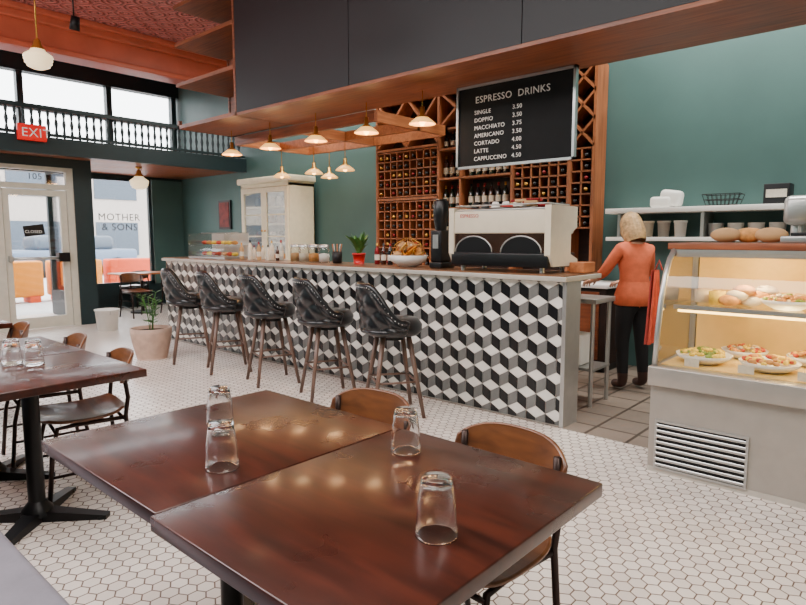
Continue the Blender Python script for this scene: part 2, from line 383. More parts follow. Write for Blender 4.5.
# ---------------- bar
bar=B('bar_counter')
X0,X1,Yf,H=-7.9,-1.99,4.0,1.08
bar.box(X0,X1,Yf+.006,Yf+.22,0,H,GREYT)
bar.box(X0-.02,X1+.03,Yf-.05,4.56,H,H+.035,GREYT,.004)
bar.box(X0,X1+.01,Yf-.03,4.54,H+.035,H+.045,WOODB)
for x in(-7.8,-5.8,-4.0,-2.4): bar.box(x,x+.05,4.22,4.5,0,H,DARKW)
bar.box(X1-.01,X1+.02,Yf-.012,Yf+.22,0,H,STEEL)
tw=mat('tile_white',S(232,228,220),.3,var=.1,ns=5,coat=.2); tg=mat('tile_grey',S(112,112,110),.3,var=.15,ns=5,coat=.2); tb=mat('tile_black',S(18,19,22),.3,var=.2,ns=5,coat=.2)
R=.094; w=math.sqrt(3)*R
t=bmesh.new(); 
for j in range(-1,10):
    for i in range(-1,int((X1-X0)/w)+3):
        cx=X0+i*w+(w/2 if j%2 else 0); cz=j*1.5*R+.03
        v=lambda a:(cx+R*math.cos(math.radians(a)),cz+R*math.sin(math.radians(a)))
        for mi,aa in((0,(30,90,150)),(1,(150,210,270)),(2,(270,330,30))):
            pts=[(cx,cz)]+[v(a) for a in aa]; mx_=sum(p[0] for p in pts)/4; mz_=sum(p[1] for p in pts)/4
            vv=[t.verts.new((mx_+(p[0]-mx_)*.965,Yf,mz_+(p[1]-mz_)*.965)) for p in pts]
            f=t.faces.new(vv); f.material_index=mi
for co,no in(((X0,0,0),(-1,0,0)),((X1-.01,0,0),(1,0,0)),((0,0,.01),(0,0,-1)),((0,0,H-.005),(0,0,1))):
    bmesh.ops.bisect_plane(t,geom=t.verts[:]+t.edges[:]+t.faces[:],plane_co=co,plane_no=no,clear_outer=True)
t.verts.index_update()
vs=[v.co.copy() for v in t.verts]
for mi,mt_ in enumerate((tw,tb,tg)):
    bar.raw(vs,[[v.index for v in f.verts] for f in t.faces if f.material_index==mi],mt_)
t.free()
bmesh.ops.delete(bar.bm,geom=[v for v in bar.bm.verts if not v.link_faces],context='VERTS')
bar.done(recalc=False)
# ---------------- stools
def mkstool():
    b=B('bar_stool')
    b.lathe([(0,.64),(.2,.64),(.228,.67),(.232,.72),(.2,.765),(.1,.775),(0,.777)],LEATHER,28)
    def tuft(a,c): return .024*abs(math.sin(math.pi*(a+c)))**.6*abs(math.sin(math.pi*(a-c)))**.6
    def ht(ph):
        k=max(0,min(1,(abs(ph)-.6)/1.0)); return .09+.27*(1-k*k*(3-2*k))
    A=math.radians(200)
    def shell(sign,r0):
        def f(u,v):
            ph=(u-.5)*A; z=.67+v*ht(ph)
            lean=.05*v; r=r0+lean+sign*tuft(u*4.5,v*2+.25)*(1 if .06<v<.97 else .2)
            return (r*math.sin(ph),-r*math.cos(ph),z)
        return f
    b.grid(shell(1,.235),64,22,LEATHER); b.grid(shell(-1,.205),64,22,LEATHER)
    P=[];Q=[]
    for i in range(41):
        ph=(i/40-.5)*A; r=.272; P.append((r*math.sin(ph),-r*math.cos(ph),.67+ht(ph)))
        r=.237; Q.append((r*math.sin(ph),-r*math.cos(ph),.68))
    e1=[(.224*math.sin(s*A/2),-.224*math.cos(A/2),.68) for s in(-1,1)]
    b.tube([e1[0]]+P+[e1[1]],.024,LEATHER,8); b.tube(Q,.022,LEATHER,8)
    for i in range(0,41):
        ph=(i/40-.5)*A
        b.ball((.296*math.sin(ph),-.296*math.cos(ph),.67+ht(ph)-.008),.0045,STEEL,4,6)
    for k in range(10):
        for j,v in enumerate((.125,.375,.625,.875)):
            u=(k+(.5 if j%2 else 0))/9
            if u>.97 or u<.03: continue
            ph=(u-.5)*A; r=.235+.05*v+.002
            b.ball((r*math.sin(ph),-r*math.cos(ph),.67+v*ht(ph)),.009,LEATHER,4,6)
    b.cyl(0,0,.6,.645,.09,BLACKM)
    for sx in(-1,1):
        for sy in(-1,1):
            b.tube([(sx*.1,sy*.1,.645),(sx*.2,sy*.2,0)],[.021,.015],WOODL,8)
    for a,c in(((-1,-1),(1,-1)),((1,-1),(1,1)),((1,1),(-1,1)),((-1,1),(-1,-1))):
        z=.28; k=.1+.1*(.645-z)/.645
        b.tube([(a[0]*k,a[1]*k,z),(c[0]*k,c[1]*k,z)],.009,WOODL,8)
    return b
st=[(-3.17,34),(-3.95,26),(-4.76,20),(-5.53,26),(-6.28,28)]
s0=mkstool().done(loc=(st[0][0],3.45,0),rz=-st[0][1])
for x,r in st[1:]: dup(s0,(x,3.45,0),-r)
# ---------------- dining chairs (front toward -Y)
def mkchair():
    b=B('dining_chair')
    def seat(u,v,dz):
        x=(u-.5)*2; y=(v-.5)*2
        k=(abs(x)**4+abs(y)**4)**.25; m=max(abs(x),abs(y)); s_=m/k if k>0 else 1
        return (x*s_*.205,y*s_*.205,.45+.012*x*x-.012*(1-y*y)+(.015*(y>0)*y*y)+dz)
    b.grid(lambda u,v:seat(u,v,0),14,14,WOODC); b.grid(lambda u,v:seat(u,v,.014),14,14,WOODC)
    ring=[seat(u,0,.007) for u in[i/14 for i in range(15)]]+[seat(1,v/14,.007) for v in range(1,15)]+[seat(1-u/14,1,.007) for u in range(1,15)]+[seat(0,1-v/14,.007) for v in range(1,14)]
    b.tube(ring,.0085,WOODC,6,closed=True)
    def back(u,v,off):
        ph=(u-.5)*math.radians(88); r=.27+off; zt=.15*(1-.35*abs(2*u-1)**3.5)
        zb=.02*abs(2*u-1)**2
        return (r*math.sin(ph)*1.1,.235-.27*1.0+ r*math.cos(ph)+ .03*v,.61+zb+v*(zt-zb))
    b.grid(lambda u,v:back(u,v,0),20,6,WOODC); b.grid(lambda u,v:back(u,v,.013),20,6,WOODC)
    loop=[back(u/20,0,.0065) for u in range(21)]+[back(1,v/6,.0065) for v in range(1,7)]+[back(1-u/20,1,.0065) for u in range(1,21)]+[back(0,1-v/6,.0065) for v in range(1,6)]
    b.tube(loop,.0078,WOODC,6,closed=True)
    for s in(-1,1):
        b.tube([(s*.2,.25,0),(s*.19,.2,.25),(s*.185,.185,.44),(s*.19,.2,.54),(s*.185,.19,.63),(s*.182,.193,.73)],.012,BRONZE,8)
        b.tube([(s*.2,-.2,0),(s*.185,-.17,.3),(s*.175,-.14,.425),(s*.17,-.05,.43),(s*.18,.17,.43)],.012,BRONZE,8)
        b.tube([(s*.193,-.185,.18),(s*.195,.215,.18)],.008,BRONZE,8)
    b.tube([(-.185,.19,.41),(.185,.19,.41)],.009,BRONZE,8); b.tube([(-.178,-.15,.41),(.178,-.15,.41)],.009,BRONZE,8)
    return b
c0=mkchair().done(loc=(-1.02,1.46,0),rz=-4)
dup(c0,(-1.67,1.5,0),3)
dup(c0,(-3.44,1.22,0),-10); dup(c0,(-4.2,1.26,0),-8)
dup(c0,(-5.1,1.2,0),-6)
dup(c0,(-10.45,4.75,0),95); dup(c0,(-11.6,5.2,0),-80); dup(c0,(-10.45,5.5,0),100)
b=B('cafe_table'); b.box(-.3,.3,-.5,.5,.72,.745,WOODO,.004); b.cyl(0,0,.03,.72,.03,BLACKM); b.cyl(0,0,0,.03,.22,BLACKM); b.done(loc=(-11.02,5.1,0))
# ---------------- tables
def mktable(sx,sy):
    b=B('dining_table')
    b.box(-sx/2,sx/2,-sy/2,sy/2,.712,.75,WOODT,.004)
    b.box(-.2,.2,-.2,.2,.695,.712,BLACKM)
    b.cyl(0,0,.05,.7,.038,BLACKM,20); b.lathe([(.075,.03),(.07,.06),(.045,.09),(.038,.1)],BLACKM,20)
    for a in(45,135,225,315):
        b.raw([(0,-.04,.0),(.0,.04,0),(.34,.025,0),(.34,-.025,0),(0,-.04,.06),(0,.04,.06),(.34,.025,.022),(.34,-.025,.022)],
              [(0,1,2,3),(4,7,6,5),(0,3,7,4),(1,5,6,2),(2,6,7,3),(0,4,5,1)],BLACKM,False,RZ(a))
        b.cyl(.31*math.cos(math.radians(a)),.31*math.sin(math.radians(a)),0,.015,.03,BLACKM)
    return b
mktable(.77,.87).done(loc=(-1.725,1.06,0)); mktable(.715,.89).done(loc=(-.978,1.055,0))
t2=mktable(.75,.82).done(loc=(-3.26,.93,0)); dup(t2,(-4.02,.93,0)); dup(t2,(-5.6,1.0,0))
def mkglass():
    b=B('tumbler_glass')
    b.lathe([(.047,0),(.0465,.004),(.0445,.03),(.042,.075),(.036,.118),(.033,.13),(.030,.1325),(0,.1325)],GLASS,32)
    b.lathe([(0,.122),(.029,.121),(.0335,.112),(.0395,.074),(.0425,.03),(.0445,.002),(.047,0)],GLASS,32)
    return b
g0=mkglass().done(loc=(-1.47,.885,.751),weld=True)
for p in((-1.83,1.10),(-1.17,1.33),(-.777,.985),(-3.4,1.0),(-3.5,.93)): dup(g0,(p[0],p[1],.751),random.random()*90)
b=B('banquette_bench')
b.box(-5.2,-.95,.06,.52,.36,.47,LILAC,.025); b.box(-5.2,-.95,.1,.48,.0,.36,DARKW)
b.box(-5.2,-.95,-.06,.08,.0,.98,LILAC,.03); b.done()
# ---------------- wine rack
b=B('wine_rack')
Y0,Y1=6.2,6.47; ZT=3.24; sw=.032; XR=-2.8
xsr=[-6.0,-4.9,-3.8,-3.08,XR]
for x in xsr: b.box(x-sw/2,x+sw/2,Y0,Y1,.95,ZT,WOODK)
b.box(-6.0,XR,Y0,Y1,ZT,ZT+.035,WOODK); b.box(-6.0,XR,Y1,Y1+.02,.95,ZT,DARKW); b.box(-6.0,XR,Y0,Y1,.93,.95,WOODK)
def lattice(x0,x1,z0,z1,n):
    h=z1-z0; wd=(x1-x0)/n
    for i in range(n):
        a=x0+i*wd
        for p,q in(((a,z0),(a+wd,z1)),((a+wd,z0),(a,z1))):
            dx,dz=q[0]-p[0],q[1]-p[1]; l=math.hypot(dx,dz); an=math.degrees(math.atan2(dz,dx))
            b.box(0,l,Y0,Y1-.01,-.012,.012,WOODK,M=T((p[0],0,p[1]))@RY(-an))
def gridc(x0,x1,z0,z1,c):
    nx=round((x1-x0)/c); nz=round((z1-z0)/c)
    for i in range(nx+1):
        x=x0+(x1-x0)*i/nx; b.box(x-.008,x+.008,Y0+.01,Y1-.01,z0,z1,WOODK)
    for j in range(nz+1):
        z=z0+(z1-z0)*j/nz; b.box(x0,x1,Y0+.01,Y1-.01,z-.008,z+.008,WOODK)
    return [(x0+(x1-x0)*(i+.5)/nx,z0+(z1-z0)*j/nz+.05) for i in range(nx) for j in range(nz)]
lattice(-6.0,-4.9,2.6,ZT,2); b.box(-6,-4.9,Y0,Y1,2.57,2.6,WOODK)
cells=gridc(-5.98,-4.92,1.95,2.55,.118); b.box(-6,-4.9,Y0,Y1,1.9,1.93,WOODK); cells+=gridc(-5.98,-4.92,1.0,1.88,.118)
lattice(-4.9,-3.8,2.78,ZT,2)
for z in(2.75,2.5,2.13,1.75,1.38): b.box(-4.9,-3.8,Y0,Y1,z,z+.025,WOODK)
b.box(-4.56,-4.54,Y0,Y1,1.4,2.75,WOODK)
lattice(-3.8,-3.08,2.85,ZT,2); b.box(-3.8,-3.08,Y0,Y1,2.82,2.85,WOODK)
cells+=gridc(-3.78,-3.1,1.72,2.8,.118); b.box(-3.8,-3.08,Y0,Y1,1.33,1.36,WOODK)
lattice(-3.08,XR,2.95,ZT,1); lattice(-3.08,XR,2.66,2.95,1); lattice(-3.08,XR,2.37,2.66,1); cells+=gridc(-3.06,XR-.02,1.5,2.35,.118)
b.done()
b=B('wine_bottles')
for x,z in cells:
    if random.random()<.72:
        mt_=random.choice((BOT1,BOT2,BOT3,BOT3))
        M=T((x,Y0+.02,z))@RX(90)
        b.lathe([(0,-.24),(.037,-.24),(.037,-.06),(.015,-.02),(.015,.02),(0,.02)],mt_,8,M)
        b.lathe([(.017,-.01),(.017,.022),(0,.022)],random.choice((FOILR,BLK,BLK,BLK,BRASS)),8,M)
def bottle(bb,x,y,z,mt_,s=1,lab=True):
    M=T((x,y,z))@Matrix.Scale(s,4)
    bb.lathe([(0,0),(.037,0),(.038,.01),(.038,.19),(.03,.215),(.015,.24),(.014,.3),(0,.3)],mt_,12,M)
    if lab: bb.lathe([(.0385,.06),(.0385,.14)],LABEL,12,M)
    bb.lathe([(.0155,.26),(.0155,.303),(0,.303)],random.choice((FOILR,BLK,BRASS)),10,M)
for z in(2.155,1.775,1.405):
    x=-4.84
    while x<-3.85:
        if abs(x+4.55)>.06: bottle(b,x,6.3,z,random.choice((BOT1,BOT2,BOT3)),.95)
        x+=.1
x=-4.84
while x<-3.85:
    if abs(x+4.55)>.06: bottle(b,x,6.3,2.525,random.choice((BOT1,BOT2,BOT3)),.7)
    x+=.1
x=-3.72
while x<-3.1: bottle(b,x,6.3,1.36,random.choice((BOT1,BOT3)),.95); x+=.1
b.done()
# ---------------- menu board
b=B('menu_board')
bx0,bx1,by,bz0,bz1=-3.46,-2.27,4.66,2.03,2.775
LB=mat('felt_black',S(18,20,22),.9,var=.1)
b.box(bx0+.02,bx1-.02,by,by+.03,bz0+.02,bz1-.02,LB)
for q in((bx0,bx1,bz0,bz0+.022),(bx0,bx1,bz1-.022,bz1)): b.box(q[0],q[1],by-.012,by+.035,q[2],q[3],STEEL)
for q in((bx0,bx0+.022),(bx1-.022,bx1)): b.box(q[0],q[1],by-.012,by+.035,bz0,bz1,STEEL)
mb=b.done()
text('ESPRESSO  DRINKS',.084,((bx0+bx1)/2-.01,by-.003,2.61),(90,0,0),WHITE,mb,'title','CENTER',.002)
rows=[('SINGLE','3.50'),('DOPPIO','3.50'),('MACCHIATO','3.75'),('AMERICANO','3.50'),('CORTADO','4.00'),('LATTE','4.50'),('CAPPUCCINO','4.50')]
for i,(a,c) in enumerate(rows):
    z=2.51-i*.069
    text(a,.052,(bx0+.2,by-.003,z),(90,0,0),WHITE,mb,'item_%d'%(i+1),'LEFT',.002); text(c,.052,(bx0+.60,by-.003,z),(90,0,0),WHITE,mb,'price_%d'%(i+1),'LEFT',.002)
# ---------------- pendants
def mkpend(drop):
    b=B('pendant_lamp')
    b.tube([(0,0,drop),(0,0,.1)],.005,BRASS,6)
    b.lathe([(0,.15),(.022,.15),(.026,.08),(.06,.055),(.065,.045)],BRASS,16)
    b.lathe([(.05,.06),(.07,.045),(.125,.0),(.128,-.01),(.122,-.006),(.065,.04),(.03,.055)],AMBER,24)
    b.ball((0,0,.005),.03,BULB,6,10)
    return b
p0=mkpend(.30).done(loc=(-3.75,4.5,2.475))
for x in(-4.5,-5.3,-6.15,-6.98): dup(p0,(x,4.5,2.475))
p1=mkpend(.37).done(loc=(-5.98,5.575,2.29))
for x in(-6.62,-7.35): dup(p1,(x,5.575,2.29))
dup(p1,(-6.9,6.11,2.29));
def mkschool(drop):
    b=B('schoolhouse_pendant')
    b.tube([(0,0,drop),(0,0,.2)],.009,BRASS,8); b.lathe([(0,drop),(.06,drop),(.05,drop-.03),(.01,drop-.04)],BRASS,16)
    b.lathe([(.01,.26),(.035,.24),(.05,.18),(.075,.15),(.075,.13)],BRASS,20)
    b.lathe([(.07,.15),(.08,.12),(.15,.07),(.155,.05),(.145,.04),(.15,.02),(.138,.01),(.142,-.015),(.12,-.03),(.12,-.05),(.06,-.08),(0,-.085)],OPAL,28)
    return b
mkschool(CZ-3.41).done(loc=(-7.92,2.58,3.41))
mkschool(CZ-3.47).done(loc=(-4.64,2.56,3.47)); 
mkschool(2.6-2.3).done(loc=(-10.4,4.85,2.3))
b=B('track_spotlight'); b.tube([(-8.2,3.1,CZ),(-8.2,3.1,4.1)],.01,BLACKM); b.lathe([(0,.16),(.05,.16),(.06,0),(.05,0)],BLACKM,14,T((-8.2,3.1,3.95))@RY(20)); b.done()
# ---------------- white cabinet
b=B('display_cabinet')
cx0,cx1,cy0,cy1=-8.95,-7.62,5.92,6.42
b.box(cx0,cx1,cy0,cy1,0.08,.95,IVORY); 
b.box(cx0,cx0+.04,cy0,cy1,.95,2.25,IVORY); b.box(cx1-.04,cx1,cy0,cy1,.95,2.25,IVORY); b.box(cx0,cx1,cy1-.02,cy1,.95,2.25,IVORY)
b.box(cx0,cx1,cy0,cy1,2.21,2.27,IVORY); b.box(cx0-.05,cx1+.05,cy0-.05,cy1,2.27,2.37,IVORY,.02); b.box(cx0-.02,cx1+.02,cy0-.02,cy1,.0,.09,IVORY)
for k in range(2):
    a=cx0+.04+k*.625; c=a+.625
    for q in((a,a+.07),(c-.07,c)): b.box(q[0],q[1],cy0-.02,cy0+.01,.97,2.2,IVORY)
    for q in((.97,1.05),(2.12,2.2)): b.box(a+.07,c-.07,cy0-.02,cy0+.01,q[0],q[1],IVORY)
    for z in(1.4,1.75): b.box(a+.07,c-.07,cy0-.015,cy0+.0,z,z+.02,IVORY)
    b.box(a+.06,c-.06,cy0-.008,cy0-.002,1.05,2.12,GLC); b.box(a+.05,c-.05,cy0-.02,cy0,.14,.9,IVORY,.008)
    b.ball((c-.04 if k==0 else a+.04,cy0-.035,1.5),.016,BRASS)
b.box(cx0+.05,cx1-.05,cy1-.03,cy1-.02,.96,2.2,mat('cabinet_interior',S(130,140,128),.6,var=.05))
for z in(1.3,1.6,1.88): b.box(cx0+.04,cx1-.04,cy0+.05,cy1-.03,z,z+.02,IVORY)
for z in(.97,1.32,1.62,1.9):
    for i in range(6):
        x=cx0+.16+i*.2; b.lathe([(0,0),(.05,0),(.06,.06),(.04,.16),(.05,.17)],random.choice((WHITE,CREAM,STEEL,CLAY)),12,T((x,6.15,z)))
b.done()
b=B('framed_picture'); b.box(-10.55,-10.15,6.46,6.5,1.55,2.1,BLK); b.box(-10.51,-10.19,6.45,6.462,1.59,2.06,MUTED); b.done()
# ---------------- back counter + shelves
b=B('back_counter'); b.box(-6.2,-2.45,5.85,6.46,.88,.92,WHITE,.004); b.box(-6.2,-2.48,5.9,6.46,.08,.88,DARKW); b.box(-6.2,-2.5,5.95,6.46,0,.08,BLK)
for i in range(6): b.box(-6.15+i*.61,-5.6+i*.61,5.885,5.9,.14,.84,WOODR); b.ball((-5.65+i*.61,5.87,.6),.012,BRASS)
b.done()
b=B('prep_table'); b.box(-3.6,-2.02,4.62,5.0,.86,.9,STEEL,.004)
for x in(-3.56,-2.06):
    for y in(4.65,4.97): b.cyl(x,y,0,.86,.018,STEEL)
b.box(-3.58,-2.04,4.64,4.98,.3,.32,STEEL); b.done()
b=B('storage_bins')
for x in(-2.35,-2.8,-3.25): b.box(x-.18,x+.18,4.68,4.94,.322,.58,WHITE if x>-2.5 else CLAY,.02)
b.done()
b=B('kitchen_shelf'); b.box(-2.62,-.75,6.12,6.49,1.64,1.69,WHITE,.004)
b.box(-2.62,.9,6.16,6.49,1.36,1.4,WHITE,.004)
for x in(-2.5,-1.7,-.9): b.box(x,x+.03,6.16,6.49,1.4,1.64,STEEL)
b.done()
b=B('work_refrigerator'); b.box(-1.55,1.2,5.8,6.45,.1,.9,STEELL,.01); b.box(-1.55,1.2,5.85,6.45,0,.1,BLK)
for i in range(3): b.box(-1.5+i*.9,-.66+i*.9,5.78,5.8,.16,.84,STEEL,.006); b.box(-1.1+i*.9,-1.06+i*.9,5.74,5.78,.5,.75,BLACKM)
b.done()
b=B('paper_bag_stack')
b.box(-2.2,-2.0,6.2,6.36,1.692,1.8,WHITE,.03); b.box(-2.12,-1.92,6.22,6.38,1.692,1.85,WHITE,.04,M=T((-2,6.3,1.76))@RY(8)@T((2,-6.3,-1.75))); b.done()
b=B('wire_basket')
for z,s in((1.698,.8),(1.75,.92),(1.80,1)):
    b.tube([(-1.55-.16*s,6.3-.1*s,z),(-1.55+.16*s,6.3-.1*s,z),(-1.55+.16*s,6.3+.1*s,z),(-1.55-.16*s,6.3+.1*s,z)],.004,BLACKM,6,closed=True)
for i in range(9):
    x=-.16+i*.04
    for y in(-.1,.1): b.tube([(-1.55+x*.8,6.3+y*.8,1.698),(-1.55+x,6.3+y,1.8)],.003,BLACKM,5)
b.done()
b=B('card_box'); b.box(-1.2,-1.0,6.2,6.4,1.692,1.87,BLACKP,.004); b.box(-1.18,-1.02,6.195,6.2,1.75,1.82,LABEL); b.done()
b=B('stacked_containers')
for i in range(4):
    b.lathe([(0,0),(.05,0),(.06,.14),(.065,.14),(.065,.16),(0,.16)],(WHITE,CREAM,GREYT,WHITE)[i],14,T((-2.4+i*.16,6.3,1.402)))
for i in range(5): b.lathe([(0,0),(.06,0),(.07,.12),(.07,.13),(0,.13)],random.choice((WHITE,STEEL,GREYT)),14,T((-1.6+i*.17,6.3,1.402)))
b.done()
b=B('commercial_mixer'); sx_=-.86
b.box(sx_-.14,sx_+.14,5.83,6.12,.902,.96,STEEL,.02); b.box(sx_-.09,sx_+.09,6.0,6.12,.95,1.62,STEEL,.03); b.box(sx_-.12,sx_+.12,5.82,6.12,1.5,1.74,STEEL,.05)
b.lathe([(0,0),(.08,0),(.13,.12),(.135,.26),(.14,.26)],STEEL,20,T((sx_,5.93,.965))); b.cyl(sx_,5.93,1.2,1.5,.02,STEEL); b.done()
# ---------------- espresso machine
b=B('espresso_machine')
ex0,ex1,ey0,ey1,z0=-3.08,-2.14,4.06,4.5,1.127
for x in(ex0+.1,ex1-.1):
    for y in(ey0+.06,ey1-.06): b.cyl(x,y,z0,z0+.07,.02,STEEL)
b.box(ex0+.02,ex1-.02,ey0-.005,ey1,z0+.04,z0+.15,BLK,.01)
b.box(ex0+.06,ex1-.06,ey0+.05,ey1-.12,z0+.13,z0+.3,BLK)
b.box(ex0+.02,ex1-.02,ey0,ey1-.03,z0+.3,z0+.48,CREAM,.012)
b.box(ex0+.02,ex1-.02,ey0+.02,ey1-.05,z0+.48,z0+.495,STEEL,.004)
for x in(ex0,ex1-.05):
    pts=[(ey0-.01,z0+.51),(ey1-.02,z0+.51),(ey1-.02,z0+.35),(ey1-.12,z0+.3),(ey1-.12,z0+.14),(ey1,z0+.1),(ey1,z0+.05),(ey0+.04,z0+.05),(ey0-.01,z0+.14)]
    n=len(pts); vs=[(x,p[0],p[1]) for p in pts]+[(x+.05,p[0],p[1]) for p in pts]
    b.raw(vs,[tuple(range(n)),tuple(range(2*n-1,n-1,-1))]+[(i,(i+1)%n,(i+1)%n+n,i+n) for i in range(n)],CREAM)
b.box(ex0+.05,ex1-.05,ey0+.01,ey0+.03,z0+.13,z0+.31,mat('espresso_mirror',S(90,62,52),.2,.8,var=.2))
for cx in(-2.84,-2.4):
    pts=[(cx+.18*math.cos(a),z0+.15+.13*math.sin(a)) for a in[math.pi*i/14 for i in range(15)]]
    b.raw([(p[0],ey0+.004,p[1]) for p in pts],[tuple(range(15))],BLACKM)
    b.tube([(p[0],ey0+.004,p[1]) for p in pts],.006,STEEL,6)
b.tube([(ex0+.05,ey0+.02,z0+.525),(ex1-.05,ey0+.02,z0+.525),(ex1-.05,ey1-.06,z0+.525),(ex0+.05,ey1-.06,z0+.525)],.006,STEEL,6,closed=True)
for gx in(-2.85,-2.6,-2.35):
    b.cyl(gx,ey1-.03,z0+.25,z0+.32,.04,STEEL); b.tube([(gx,ey1-.03,z0+.26),(gx,ey1+.12,z0+.25)],.014,BLK)
em=b.done()
text('ESPRESSO',.04,(ex0+.2,ey0-.002,z0+.43),(90,0,0),RED,em,'badge','CENTER')
b=B('espresso_cups')
for i in range(5):
    x=ex0+.16+(i%8)*.1; y=4.2
    b.lathe([(.035,0),(.03,.03),(.022,.045),(0,.047)],random.choice((WHITE,CREAM,BLACKP)),12,T((x,y,z0+.512)))
for i in range(18):
    x=-2.6+random.random()*.3; y=4.12+random.random()*.22
    b.box(-.05,.05,-.03,.03,0,.02,random.choice((RED,WHITE,PAPER,FOILR)),.004,T((x,y,z0+.512+.018*(i//6)))@RZ(random.uniform(-30,30)))
b.done()
b=B('coffee_grinder'); gx,gy=-3.30,4.24
b.box(gx-.07,gx+.07,gy-.1,gy+.1,1.127,1.18,BLK,.01); b.box(gx-.062,gx+.062,gy-.09,gy+.05,1.18,1.46,BLK,.015)
b.lathe([(.05,1.46),(.055,1.5),(.068,1.58),(.068,1.71),(.05,1.73),(0,1.73)],BLK,20,T((gx,gy-.02,0))); b.box(gx-.03,gx+.03,gy-.095,gy-.09,1.3,1.42,STEEL)
b.tube([(gx,gy+.02,1.34),(gx,gy+.14,1.3)],.02,BLK); b.done()
# bar top items
ZB=1.127
b=B('snack_bowl'); cx,cy=-3.68,4.22
b.lathe([(0,0),(.08,0),(.16,.05),(.185,.105),(.178,.105),(.15,.055),(.07,.012),(0,.012)],WHITE,28,T((cx,cy,ZB)))
for i in range(34):
    a=random.random()*6.28; r=.12*math.sqrt(random.random())
    M=T((cx+r*math.cos(a),cy+r*math.sin(a),ZB+.10+random.random()*.1))@RZ(random.random()*360)@RX(random.uniform(-60,60))@RY(random.uniform(-50,50))
    b.box(-.05,.05,-.035,.035,-.007,.007,random.choice((FOODB,FOODR,YEL,PAPER,LABEL,BRASS)),.004,M)
for k in range(10):
    a=k*.628; b.tube([(cx+.17*math.cos(a),cy+.17*math.sin(a),ZB+.1),(cx+.12*math.cos(a+.3),cy+.12*math.sin(a+.3),ZB+.21),(cx+.02*math.cos(a),cy+.02*math.sin(a),ZB+.27)],.003,BRASS,5)
b.done()
def leafplant(name,x,y,z,h,n,pot,potpr,soilz,soilr,lw=.04):
    b=B(name); b.lathe(potpr,pot,28,T((x,y,z))); b.lathe([(soilr,soilz),(0,soilz+.01)],SOIL,20,T((x,y,z)))
    for i in range(n):
        a=random.random()*6.28; l=h*random.uniform(.55,1); bend=random.uniform(.15,.7)
        pts=[]
        for k in range(6):
            t_=k/5; rr=soilr*.3+bend*l*t_*t_; pts.append(Vector((x+math.cos(a)*rr,y+math.sin(a)*rr,z+soilz+l*(t_-.35*bend*t_*t_))))
        sd=Vector((-math.sin(a),math.cos(a),0)); vs=[]
        for k,p in enumerate(pts):
            w_=lw*math.sin(math.pi*min(.98,(k/5)*.85+.12)); vs+=[p-sd*w_,p+Vector((0,0,-w_*.35)),p+sd*w_]
        b.raw(vs,[(3*k,3*k+1,3*k+4,3*k+3) for k in range(5)]+[(3*k+1,3*k+2,3*k+5,3*k+4) for k in range(5)],GREEN,True)
    return b.done(recalc=False)
leafplant('potted_herb',-4.42,4.3,ZB,.26,54,RED,[(0,0),(.05,0),(.065,.09),(.07,.09),(.07,.11),(.06,.11),(.055,.09)],.09,.06,.028)
# larger floor plant: low ceramic pot, a few thin stems with small oval leaves
b=B('potted_plant'); px,py=-6.74,3.2
b.lathe([(0,0),(.16,0),(.17,.03),(.21,.2),(.225,.3),(.225,.36),(.205,.36),(.195,.3)],CLAY,28,T((px,py,0))); b.lathe([(.2,.32),(0,.33)],SOIL,20,T((px,py,0)))
for i in range(9):
    a=random.random()*6.28; l=random.uniform(.25,.45); bend=random.uniform(.1,.45)
    pts=[Vector((px+math.cos(a)*(.03+bend*l*t*t),py+math.sin(a)*(.03+bend*l*t*t),.33+l*t)) for t in(0,.25,.5,.75,1)]
    b.tube(pts,.004,GREEN,5)
    for k in range(1,5):
        for s in(-1,1):
            p=pts[k]; d=Vector((math.cos(a+s*1.3),math.sin(a+s*1.3),.4)).normalized(); sd=d.cross(Vector((0,0,1))).normalized(); L_=.075
            b.raw([p,p+d*L_*.5+sd*.02,p+d*L_,p+d*L_*.5-sd*.02],[(0,1,2,3)],GREEN)
b.done(recalc=False)
b=B('white_bucket'); b.lathe([(0,0),(.14,0),(.165,.3),(.175,.3),(.175,.32),(.16,.32),(.135,.02),(0,.02)],WHITE,28,T((-9.3,3.75,0)))
b.tube([(-9.3+.175*math.cos(a),3.75-.02,.3-.12*math.sin(a)) for a in[math.pi*i/10 for i in range(11)]],.004,STEEL,6); b.done()
b=B('glass_canisters')
for i,x in enumerate((-5.45,-5.3,-5.13,-4.96)):
    b.lathe([(0,0),(.06,0),(.06,.14),(.05,.16)],GLC,18,T((x,4.3,ZB))); b.lathe([(0,.005),(.055,.005),(.055,.09),(0,.1)],(PAPER,CREAM,FOODB,WHITE)[i],16,T((x,4.3,ZB))); b.lathe([(.056,.16),(.056,.19),(0,.195)],STEEL,16,T((x,4.3,ZB)))
b.done()
b=B('condiment_bottles')
for i in range(9):
    bottle(b,-6.4+i*.09,4.22+.12*(i%2),ZB,random.choice((CREAM,BOT2,GREYT,PAPER)),random.uniform(.55,.8))
b.done()
b=B('syrup_bottles')
for i,x in enumerate((-4.22,-4.13,-4.04)): bottle(b,x,4.36,ZB,(FOILR,BOT2,BOT3)[i],.7)
b.done()
b=B('utensil_crock'); b.lathe([(0,0),(.05,0),(.055,.12),(.048,.12),(.045,.02),(0,.02)],BLACKP,18,T((-4.75,4.3,ZB)))
for i in range(8): a=i*.8; b.tube([(-4.75+.02*math.cos(a),4.3+.02*math.sin(a),ZB+.03),(-4.75+.05*math.cos(a),4.3+.05*math.sin(a),ZB+.2)],.005,(STEEL,WOODO)[i%2],6)
b.done()
b=B('pastry_case_glass'); x0,x1=-7.5,-6.62
b.box(x0,x1,4.12,4.48,ZB,ZB+.02,STEEL)
for q in((x0,x0+.006),(x1-.006,x1)): b.box(q[0],q[1],4.12,4.48,ZB+.02,ZB+.32,GLC)
